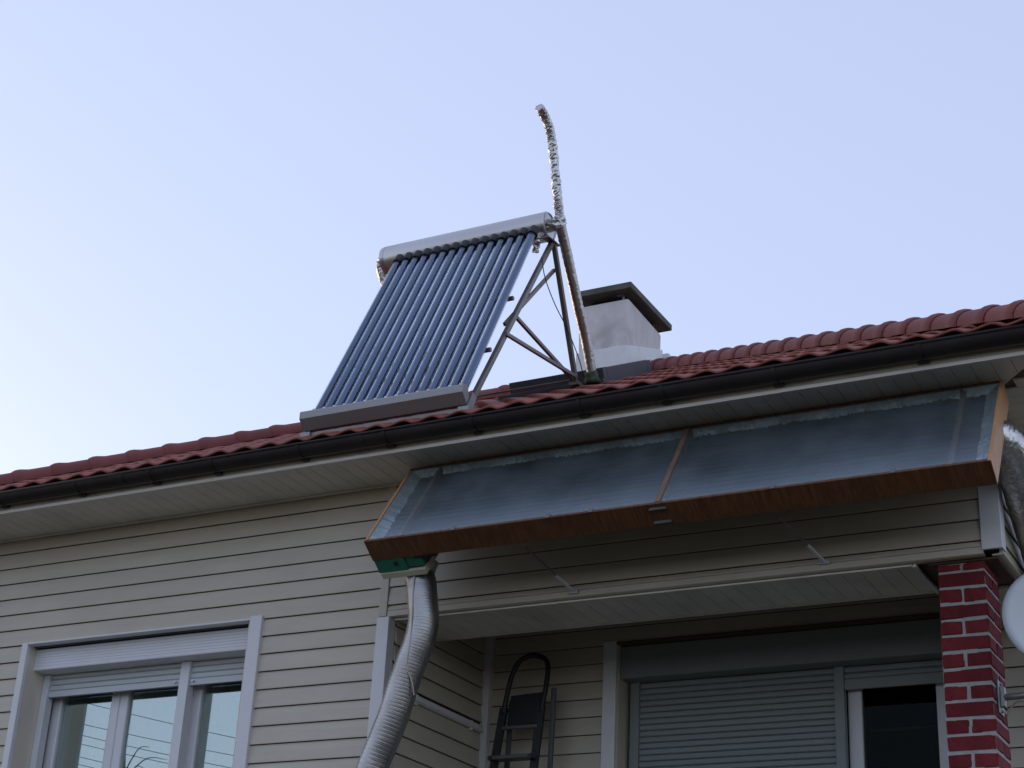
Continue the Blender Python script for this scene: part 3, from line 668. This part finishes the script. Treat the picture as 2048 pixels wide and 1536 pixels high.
# rails across, behind the tubes
for q in (0.30, 0.60):
    pt = P_tb.lerp(P_tt, q) - nrm * 0.045
    for X, X2 in ((LXf, LXf + 0.05), (RX, RX - 0.07)): MB().bar((X, pt.y, pt.z), (X2, pt.y, pt.z), 0.022, 0.022).build('rail_stub', 'steel_dark', sh)
# low tie between the rear feet
MB().bar((RX - 0.02, 1.0, 1.83), (LXf + 0.02, 1.0, 1.83), 0.022, 0.006).build('cross_tie', 'steel_dark', sh)

# ------------------------------------------------------------------ foil wrapped pipes
fp = thing('vent_pipe', 'tall crooked foil wrapped pipe rising from the right tank end', 'pipe', (-2.81, 0.5, 2.75))
PXp = -2.810
P = lambda y_, z_: (PXp, y_, z_)
pts = spline([P(0.523, 2.76), P(0.505, 2.83), P(0.475, 2.91), P(0.428, 3.07), P(0.365, 3.27), P(0.310, 3.365), P(0.236, 3.415), P(0.150, 3.44)], 110)
MB().tube(pts, lambda t: 0.031 + 0.0015 * math.sin(t * 37) + (0.005 if t < 0.10 else 0), 14, jit=0.13, seed=3, smooth=False).build('riser', 'foil', fp)
MB().tube([(-2.896, 0.530, 2.757), (-2.875, 0.530, 2.757), (-2.85, 0.528, 2.757), (-2.825, 0.526, 2.757), (-2.805, 0.525, 2.757), (-2.785, 0.524, 2.757)], 0.043, 14, jit=0.14, seed=5, smooth=False).build('elbow', 'foil', fp)
dp = thing('insulated_pipe', 'silver brown insulated pipe running from the tank end down into the tiles', 'pipe', (-2.81, 1.08, 1.86))
pts = spline([P(0.526, 2.735), P(0.590, 2.655), P(0.738, 2.432), P(0.851, 2.262), P(0.973, 2.094), P(1.080, 1.890), P(1.092, 1.84)], 90)
MB().tube(pts, lambda t: 0.036 + 0.0016 * math.sin(t * 330) - 0.003 * t, 16, jit=0.03, seed=9).build('jacket', 'foil_pipe', dp)
MB().tube([P(1.060, 1.905), P(1.078, 1.885), P(1.092, 1.860), P(1.10, 1.83)], lambda t: 0.042 + 0.012 * t, 12, jit=0.16, seed=2).build('collar', 'sealant', dp)
lf = thing('return_pipe', 'short foil wrapped pipe hanging from the left end of the tank', 'pipe', (-4.2, 0.55, 2.6))
MB().tube(spline([(-4.165, 0.53, 2.77), (-4.21, 0.54, 2.765), (-4.225, 0.56, 2.72), (-4.205, 0.60, 2.62), (-4.17, 0.66, 2.50)], 22), 0.034, 12, jit=0.14, seed=11, smooth=False).build('jacket', 'foil', lf)
sf = thing('foil_stub', 'small foil wrapped pipe stub under the right end of the tank', 'pipe', (-2.95, 0.48, 2.58))
MB().tube(spline([(-2.925, 0.47, 2.655), (-2.945, 0.478, 2.62), (-2.965, 0.49, 2.585), (-2.972, 0.495, 2.555)], 14), 0.022, 10, jit=0.18, seed=12, smooth=False).build('jacket', 'foil', sf)
wr = thing('sensor_cable', 'thin black cable hanging from the frame top to the roof', 'cable', (-2.87, 1.09, 1.9))
MB().tube(spline([(-2.87, 0.40, 2.45), (-2.87, 0.457, 2.326), (-2.87, 0.614, 2.205), (-2.872, 0.81, 2.115), (-2.872, 0.995, 1.985), (-2.875, 1.08, 1.90), (-2.87, 1.12, 1.845)], 30), 0.0035, 6).build('cord', 'wire', wr)

# ------------------------------------------------------------------ glazed timber solar air collector under the eave
sa = thing('air_collector', 'long tilted timber box with glass front under the eave', 'solar collector', (-1.6, -0.2, 0.1))
O = Vector((0, -0.235, 0.798)); e_ = Vector((0, -0.580, -0.815)); t_ = Vector((0, 0.815, -0.580)); GL, TK = 0.733, 0.138
CX0, CX1 = -3.352, 0.128
def lp(x_, a, b): q = O + e_ * a + t_ * b; return (x_, q.y, q.z)
def lbox(mb, x0, x1, a0, a1, b0, b1):
    return mb.hexa([lp(x0, a0, b0), lp(x1, a0, b0), lp(x1, a1, b0), lp(x0, a1, b0), lp(x0, a0, b1), lp(x1, a0, b1), lp(x1, a1, b1), lp(x0, a1, b1)])
lbox(MB(), CX0, CX1, GL - 0.018, GL, 0.0, TK).build('bottom_board', 'wood', sa, 0.002)
lbox(MB(), CX0, CX1, 0.0, 0.016, 0.001, TK).build('top_board', 'wood', sa, 0.002)
lbox(MB(), CX0 + 0.0005, CX0 + 0.016, 0.0165, GL - 0.0185, 0.0, TK).build('end_board', 'wood_end', sa, 0.002)
lbox(MB(), CX1 - 0.016, CX1 + 0.0015, 0.0005, GL - 0.0005, -0.0005, TK + 0.0008).build('end_board', 'wood_end', sa, 0.002)
lbox(MB(), CX0 + 0.017, CX1 - 0.017, 0.017, GL - 0.019, TK - 0.012, TK - 0.002).build('back_panel', 'dark_wood', sa)
# corrugated absorber
mb = MB(); k = 60; vs_ = []
for i in range(k + 1):
    a = 0.035 + (GL - 0.07) * i / k; b = 0.062 + 0.0022 * math.sin(i * 1.57) + 0.002 * math.sin(i * 0.47)
    vs_ += [lp(CX0 + 0.05, a, b), lp(CX1 - 0.05, a, b)]
mb.add(vs_, [(2 * i, 2 * i + 1, 2 * i + 3, 2 * i + 2) for i in range(k)], True).build('absorber', 'absorber', sa)
# foil faced insulation showing round the edge, rough inner border
def ragged(x0, x1, a0, a1, b, along, amp, seed, n_=90):
    mb = MB(); rn = random.Random(seed); vs_ = []
    for i in range(n_ + 1):
        u = i / n_; j = amp * (rn.random() + 0.6 * math.sin(u * 23 + seed)); lift = rn.uniform(-.007, .007)
        if along == 'x':
            x_ = x0 + (x1 - x0) * u; vs_ += [lp(x_, a0, b - 0.02), lp(x_, (a0 + a1) / 2, b + lift), lp(x_, a1 + j, b + 0.015 + lift)]
        else:
            a = a0 + (a1 - a0) * u; vs_ += [lp(x0, a, b - 0.02), lp((x0 + x1) / 2, a, b + lift), lp(x1 + j, a, b + 0.015 + lift)]
    fs = []
    for i in range(n_):
        for q in (0, 1): fs.append((3 * i + q, 3 * i + q + 1, 3 * i + 4 + q, 3 * i + 3 + q))
    return mb.add(vs_, fs, True)
XM = -1.575                            # middle glazing bar
XB0, XB1 = CX0 + 0.20, CX1 - 0.20
ragged(XB0 + 0.02, XM - 0.02, 0.016, 0.032, 0.030, 'x', 0.012, 1, 220).build('insulation_strip', 'insulation', sa)
ragged(XM + 0.02, XB1 - 0.02, 0.016, 0.036, 0.030, 'x', 0.013, 2, 220).build('insulation_strip', 'insulation', sa)
ragged(CX0 + 0.017, CX0 + 0.075, 0.016, GL - 0.02, 0.030, 'a', 0.003, 3, 60).build('insulation_strip', 'insulation', sa)
ragged(CX1 - 0.017, CX1 - 0.085, 0.016, GL - 0.02, 0.030, 'a', -0.003, 4, 60).build('insulation_strip', 'insulation', sa)
ragged(CX0 + 0.02, XB0, 0.016, 0.050, 0.030, 'x', 0.003, 6, 20).build('insulation_strip', 'insulation', sa)
ragged(XB1, CX1 - 0.02, 0.016, 0.050, 0.030, 'x', 0.003, 7, 20).build('insulation_strip', 'insulation', sa)
ragged(CX0 + 0.02, XM - 0.02, GL - 0.012, GL - 0.045, 0.022, 'x', -0.004, 5, 90).build('insulation_strip', 'insulation', sa)
ragged(XM + 0.02, CX1 - 0.02, GL - 0.012, GL - 0.060, 0.022, 'x', -0.004, 8, 90).build('insulation_strip', 'insulation', sa)
lbox(MB(), XM - 0.014, XM + 0.014, 0.017, GL - 0.019, -0.002, 0.05).build('glazing_bar', 'batten', sa, 0.002)
lbox(MB(), XB0 - 0.012, XB0 + 0.012, 0.017, GL - 0.019, 0.020, 0.05).build('batten', 'batten', sa, 0.002)
lbox(MB(), XB1 - 0.014, XB1 + 0.014, 0.017, GL - 0.019, 0.020, 0.05).build('batten', 'batten', sa, 0.002)
lbox(MB(), CX0 + 0.017, XM - 0.015, 0.017, GL - 0.019, 0.004, 0.008).build('pane', 'collector_glass', sa)
lbox(MB(), XM + 0.015, CX1 - 0.017, 0.017, GL - 0.019, 0.004, 0.008).build('pane', 'collector_glass', sa)
# retaining clips and the two hinges at the joint
for x_ in (-2.78, -2.2, -1.95, -0.95, -0.34):
    lbox(MB(), x_ - 0.012, x_ + 0.012, GL - 0.03, GL + 0.004, -0.005, -0.001).build('glass_clip', 'steel_dark', sa)
for b in (0.028, 0.112):
    q = MB(); lbox(q, XM - 0.045, XM + 0.045, GL, GL + 0.006, b - 0.006, b + 0.008); lbox(q, XM - 0.05, XM + 0.05, GL + 0.0062, GL + 0.010, b - 0.002, b + 0.003); q.build('hinge_plate', 'bracket', sa)
# green fan housing under the left end
hs_ = MB(); lbox(hs_, CX0 + 0.004, CX0 + 0.195, GL - 0.24, GL - 0.002, TK + 0.001, TK + 0.088); hs_.build('fan_housing', 'green', sa, 0.003)
hs_ = MB(); lbox(hs_, CX0 + 0.197, CX0 + 0.30, GL - 0.22, GL - 0.012, TK + 0.001, TK + 0.075); hs_.build('fan_housing', 'green', sa, 0.003)
q = MB(); lbox(q, CX0 + 0.012, CX0 + 0.30, GL - 0.25, GL + 0.002, TK + 0.0885, TK + 0.128); q.build('housing_base', 'cream', sa, 0.003)
q = MB(); lbox(q, CX0 + 0.125, CX0 + 0.145, GL - 0.0015, GL + 0.004, TK + 0.022, TK + 0.045); q.build('knob', 'rubber', sa)
q = MB(); lbox(q, CX0 + 0.26, CX0 + 0.40, GL - 0.17, GL - 0.006, TK + 0.001, TK + 0.018); q.build('outlet_flange', 'rubber', sa)
# struts back to the wall
for a, b in (((-2.43, -0.46, 0.128), (-2.345, -0.018, -0.002)), ((-0.99, -0.46, 0.128), (-0.892, -0.018, 0.012))):
    MB().bar(a, b, 0.010, 0.010).build('strut', 'steel_dark', sa, 0.002)
    va, vb = Vector(a), Vector(b); MB().bar(va.lerp(vb, 0.62), va.lerp(vb, 0.985), 0.0135, 0.0135).build('strut_lit_end', 'trim', sa)  # pale bar paints the light on the strut's lower part
    MB().box(b[0] - 0.03, b[0] + 0.03, -0.030, -0.018, b[2] - 0.012, b[2] + 0.008).build('strut_foot', 'bracket', sa)
for x_ in (-2.9, -1.6, -0.3):
    MB().bar(lp(x_, 0.10, TK), (x_, -0.012, 0.66), 0.03, 0.03).build('hanger', 'bracket', sa)

# ------------------------------------------------------------------ flexible ducts
fd = thing('flexible_duct', 'crinkled silver flexible duct dropping from the green fan housing', 'duct', (-3.3, -0.35, -1.0))
def duct_r(t, ribs, r0=0.087): return r0 - 0.0006 * abs(math.cos(t * ribs * math.pi)) ** 16
dpts = [(-3.135, -0.335, 0.185), (-3.165, -0.340, 0.10), (-3.145, -0.345, 0.02), (-3.128, -0.35, -0.067), (-3.112, -0.35, -0.186), (-3.130, -0.35, -0.306), (-3.170, -0.35, -0.42), (-3.216, -0.35, -0.560), (-3.255, -0.35, -0.700), (-3.307, -0.35, -0.840), (-3.369, -0.35, -1.0), (-3.43, -0.36, -1.25), (-3.47, -0.36, -1.6), (-3.48, -0.30, -2.2), (-3.48, -0.25, GROUND)]
MB().tube(spline(dpts, 1100), lambda t: duct_r(t, 100) * (0.93 + 0.07 * min(1, t * 9)), 26, jit=0.003, seed=21).build('jacket', 'duct', fd)
fd2 = thing('flexible_duct', 'foil duct leaving the right rear of the glazed box along the end wall', 'duct', (0.12, 0.6, 0.0))
MB().tube(spline([(0.02, -0.27, 0.50), (0.085, -0.235, 0.485), (0.122, -0.17, 0.44), (0.125, -0.03, 0.355), (0.125, 0.12, 0.265), (0.125, 0.40, 0.09), (0.125, 0.80, -0.18), (0.13, 1.3, -0.6), (0.14, 1.6, -1.1), (0.14, 1.7, -2.2), (0.14, 1.7, GROUND)], 300), lambda t: duct_r(t, 50, 0.095), 22, jit=0.02, seed=22).build('jacket', 'foil', fd2)
pc = thing('power_cable', 'pale thin cable hanging down the front of the silver duct', 'cable', (-3.1, -0.43, -0.4))
MB().tube(spline([(-3.135, -0.42, 0.15), (-3.140, -0.435, 0.08), (-3.140, -0.436, -0.05), (-3.136, -0.436, -0.18), (-3.135, -0.436, -0.32), (-3.148, -0.432, -0.46), (-3.125, -0.405, -0.55), (-3.122, -0.375, -0.62)], 50), 0.0045, 8).build('cord', 'cable', pc)

# ------------------------------------------------------------------ step ladder on the porch
ld = thing('step_ladder', 'folded step ladder with dark hoop handle leaning in the porch corner', 'ladder', (-3.25, 0.9, -2.35))
yl = lambda z_: 1.02 + (z_ + 0.05) * 0.11        # leaning plane
def lpnt(x_, z_): return (x_, yl(z_), z_)
hoop = [(-3.30, -0.40), (-3.285, -0.27), (-3.265, -0.15), (-3.225, -0.065), (-3.16, -0.03), (-3.10, -0.032), (-3.04, -0.06), (-3.015, -0.12), (-3.018, -0.25), (-3.035, -0.40)]
MB().tube(spline([lpnt(*p) for p in hoop], 44), 0.016, 10).build('hoop_handle', 'ladder_dark', ld)
MB().bar(lpnt(-3.297, -0.36), (-3.47, yl(-2.0), -2.34), 0.05, 0.022, (0, 1, 0)).build('front_rail', 'ladder_dark', ld)
MB().bar(lpnt(-3.036, -0.36), (-3.12, yl(-2.0), -2.34), 0.05, 0.022, (0, 1, 0)).build('front_rail', 'ladder_dark', ld)
MB().bar((-3.275, yl(-.3) + 0.05, -0.30), (-3.32, 1.02, -2.34), 0.028, 0.02, (0, 1, 0)).build('rear_leg', 'ladder_alu', ld)
MB().bar((-2.985, yl(-.25) + 0.05, -0.24), (-3.00, 1.02, -2.34), 0.028, 0.02, (0, 1, 0)).build('rear_leg', 'ladder_alu', ld)
MB().hexa([(-3.275, yl(-.5) + 0.02, -0.475), (-3.04, yl(-.5) + 0.02, -0.465), (-3.04, yl(-.5) + 0.055, -0.465), (-3.275, yl(-.5) + 0.055, -0.475), (-3.27, yl(-.28) + 0.02, -0.275), (-3.03, yl(-.28) + 0.02, -0.265), (-3.03, yl(-.28) + 0.055, -0.265), (-3.27, yl(-.28) + 0.055, -0.275)]).build('platform', 'ladder_dark', ld, 0.006)
MB().box(-3.29, -3.05, yl(-.5) - 0.012, yl(-.5) + 0.018, -0.500, -0.478).build('step', 'ladder_alu', ld, 0.004)
for z_ in (-0.685, -0.93, -1.18, -1.43, -1.68, -1.93, -2.18):
    q = (z_ + 0.36) / (-2.34 + 0.36); xl_ = -3.297 + q * (-3.47 + 3.297); xr_ = -3.036 + q * (-3.12 + 3.036)
    MB().box(xl_ - 0.01, xr_ + 0.01, yl(z_) - 0.06, yl(z_) + 0.03, z_ - 0.012, z_ + 0.012).build('step', 'ladder_alu', ld, 0.004)
    for x_ in (xl_, xr_): MB().tube([(x_, yl(z_) - 0.064, z_ - 0.004), (x_, yl(z_) - 0.050, z_ - 0.004)], 0.016, 10).build('step_bolt', 'ladder_dark', ld)

# ------------------------------------------------------------------ satellite dish on the column
sd = thing('satellite_dish', 'pale satellite dish on a steel arm fixed to the brick column', 'satellite dish', (0.28, -0.05, -0.44))
dn = Vector((0.30, -0.90, 0.28)).normalized(); du = (Vector((0, 0, 1)) - dn * dn.z).normalized(); dx = du.cross(dn)
dc = Vector((0.305, -0.13, -0.425)); RD = 0.268
mb = MB(); nr_, na = 10, 48; vs_ = [dc - dn * 0.055]; fs = []
for i in range(1, nr_ + 1):
    for j in range(na):
        a = 2 * math.pi * j / na; r_ = i / nr_
        vs_.append(dc + dx * (RD * r_ * math.cos(a)) + du * (RD * r_ * 1.06 * math.sin(a)) - dn * (0.055 * (1 - r_ * r_)))
for j in range(na): fs.append((0, 1 + j, 1 + (j + 1) % na))
for i in range(nr_ - 1):
    for j in range(na): fs.append((1 + i * na + j, 1 + (i + 1) * na + j, 1 + (i + 1) * na + (j + 1) % na, 1 + i * na + (j + 1) % na))
mb.add(vs_, fs, True)
refl = mb.build('reflector', 'dish', sd)
so = refl.modifiers.new('solid', 'SOLIDIFY'); so.thickness = 0.006; so.offset = -1
rim = [dc + dx * (RD * 1.004 * math.cos(2 * math.pi * j / na)) + du * (RD * 1.064 * math.sin(2 * math.pi * j / na)) - dn * 0.008 for j in range(na + 1)]
MB().tube(rim, 0.014, 8, cap=False).build('rim', 'dish_rim', sd)
MB().tube(spline([(-0.070, 0.175, -0.715), (0.05, 0.13, -0.722), (0.20, 0.05, -0.72), (0.262, -0.01, -0.66), (0.27, -0.045, -0.50)], 24), 0.017, 10).build('arm', 'bracket', sd)
MB().tube([(0.275, -0.04, -0.52), (0.282, -0.09, -0.44)], 0.03, 10).build('clamp', 'bracket', sd)
MB().box(kx1 + 0.0008, kx1 + 0.008, 0.125, 0.225, -0.80, -0.635).build('wall_plate', 'bracket', sd, 0.002)
MB().box(kx1 + 0.008, kx1 + 0.03, 0.155, 0.195, -0.765, -0.665).build('wall_plate', 'bracket', sd, 0.003)
for z_ in (-0.785, -0.65): MB().tube([(kx1 + 0.008, 0.175, z_), (kx1 + 0.017, 0.175, z_)], 0.008, 8).build('bolt', 'bracket', sd)
MB().tube(spline([(0.27, -0.02, -0.60), (0.18, 0.06, -0.75), (0.05, 0.13, -0.745), (-0.02, 0.18, -0.75), (-0.06, 0.20, -0.80)], 24), 0.004, 6).build('cord', 'cable', sd)

# ------------------------------------------------------------------ across the yard, seen only in the window panes: poles, cables, a bare tree
for i, (x_, lab) in enumerate(((-27.0, 'timber utility pole across the yard at the high end of the cables'), (-11.5, 'timber utility pole across the yard at the low end of the cables'))):
    up_ = thing('utility_pole', lab, 'utility pole', (x_, -16, GROUND))
    MB().tube([(x_, -16, GROUND), (x_, -16, 6.6 if i == 0 else 3.6)], lambda t: 0.14 - 0.04 * t, 12).build('post', 'pole', up_)
    zc = 5.6 if i == 0 else 2.2
    MB().box(x_ - 0.06, x_ + 0.06, -16.7, -15.3, zc, zc + 0.1).build('crossarm', 'pole', up_)
names = ['top', 'second', 'third', 'fourth', 'fifth', 'lowest']
for i, (z0_, z1_) in enumerate(((6.25, 2.45), (5.68, 2.30), (5.50, 2.05), (5.30, 1.95), (5.05, 1.72), (4.9, 1.6))):
    cb_ = thing('overhead_cable', names[i] + ' overhead cable mirrored as a thin line in the window', 'cable', (-19, -16 - 0.1 * i, 4), 'overhead cables')
    MB().tube([(-27 + 15.5 * q / 12, -16 - 0.1 * i, z0_ + (z1_ - z0_) * q / 12 - 0.18 * math.sin(math.pi * q / 12)) for q in range(13)], 0.006, 6).build('cord', 'wire', cb_)
tr = thing('bare_tree', 'leafless tree mirrored low in the middle window pane', 'tree', (-13.6, -9.3, GROUND))
MB().tube(spline([(-13.6, -9.3, GROUND), (-13.65, -9.25, -2), (-13.75, -9.1, 0.2), (-13.72, -9.0, 1.2), (-13.78, -9.0, 1.95)], 20), lambda t: 0.10 - 0.092 * t, 8).build('trunk', 'bark', tr)
rn = random.Random(4)
bmb = MB()
for k in range(9):
    a0 = Vector((-13.72, -9.0, rn.uniform(0.9, 1.6))); ln = rn.uniform(0.5, 1.0); dr = Vector((rn.uniform(0.3, 1.0) * rn.choice((1, 1, -1)), rn.uniform(-.3, .3), rn.uniform(0.1, 0.5)))
    bmb.tube(spline([a0, a0 + dr * ln * 0.5 + Vector((0, 0, 0.12)), a0 + dr * ln + Vector((0, 0, -0.05))], 8), lambda t: 0.011 - 0.008 * t, 5)
bmb.build('crown', 'bark', tr)
print('tiles', cnt, 'objects', len(bpy.data.objects))
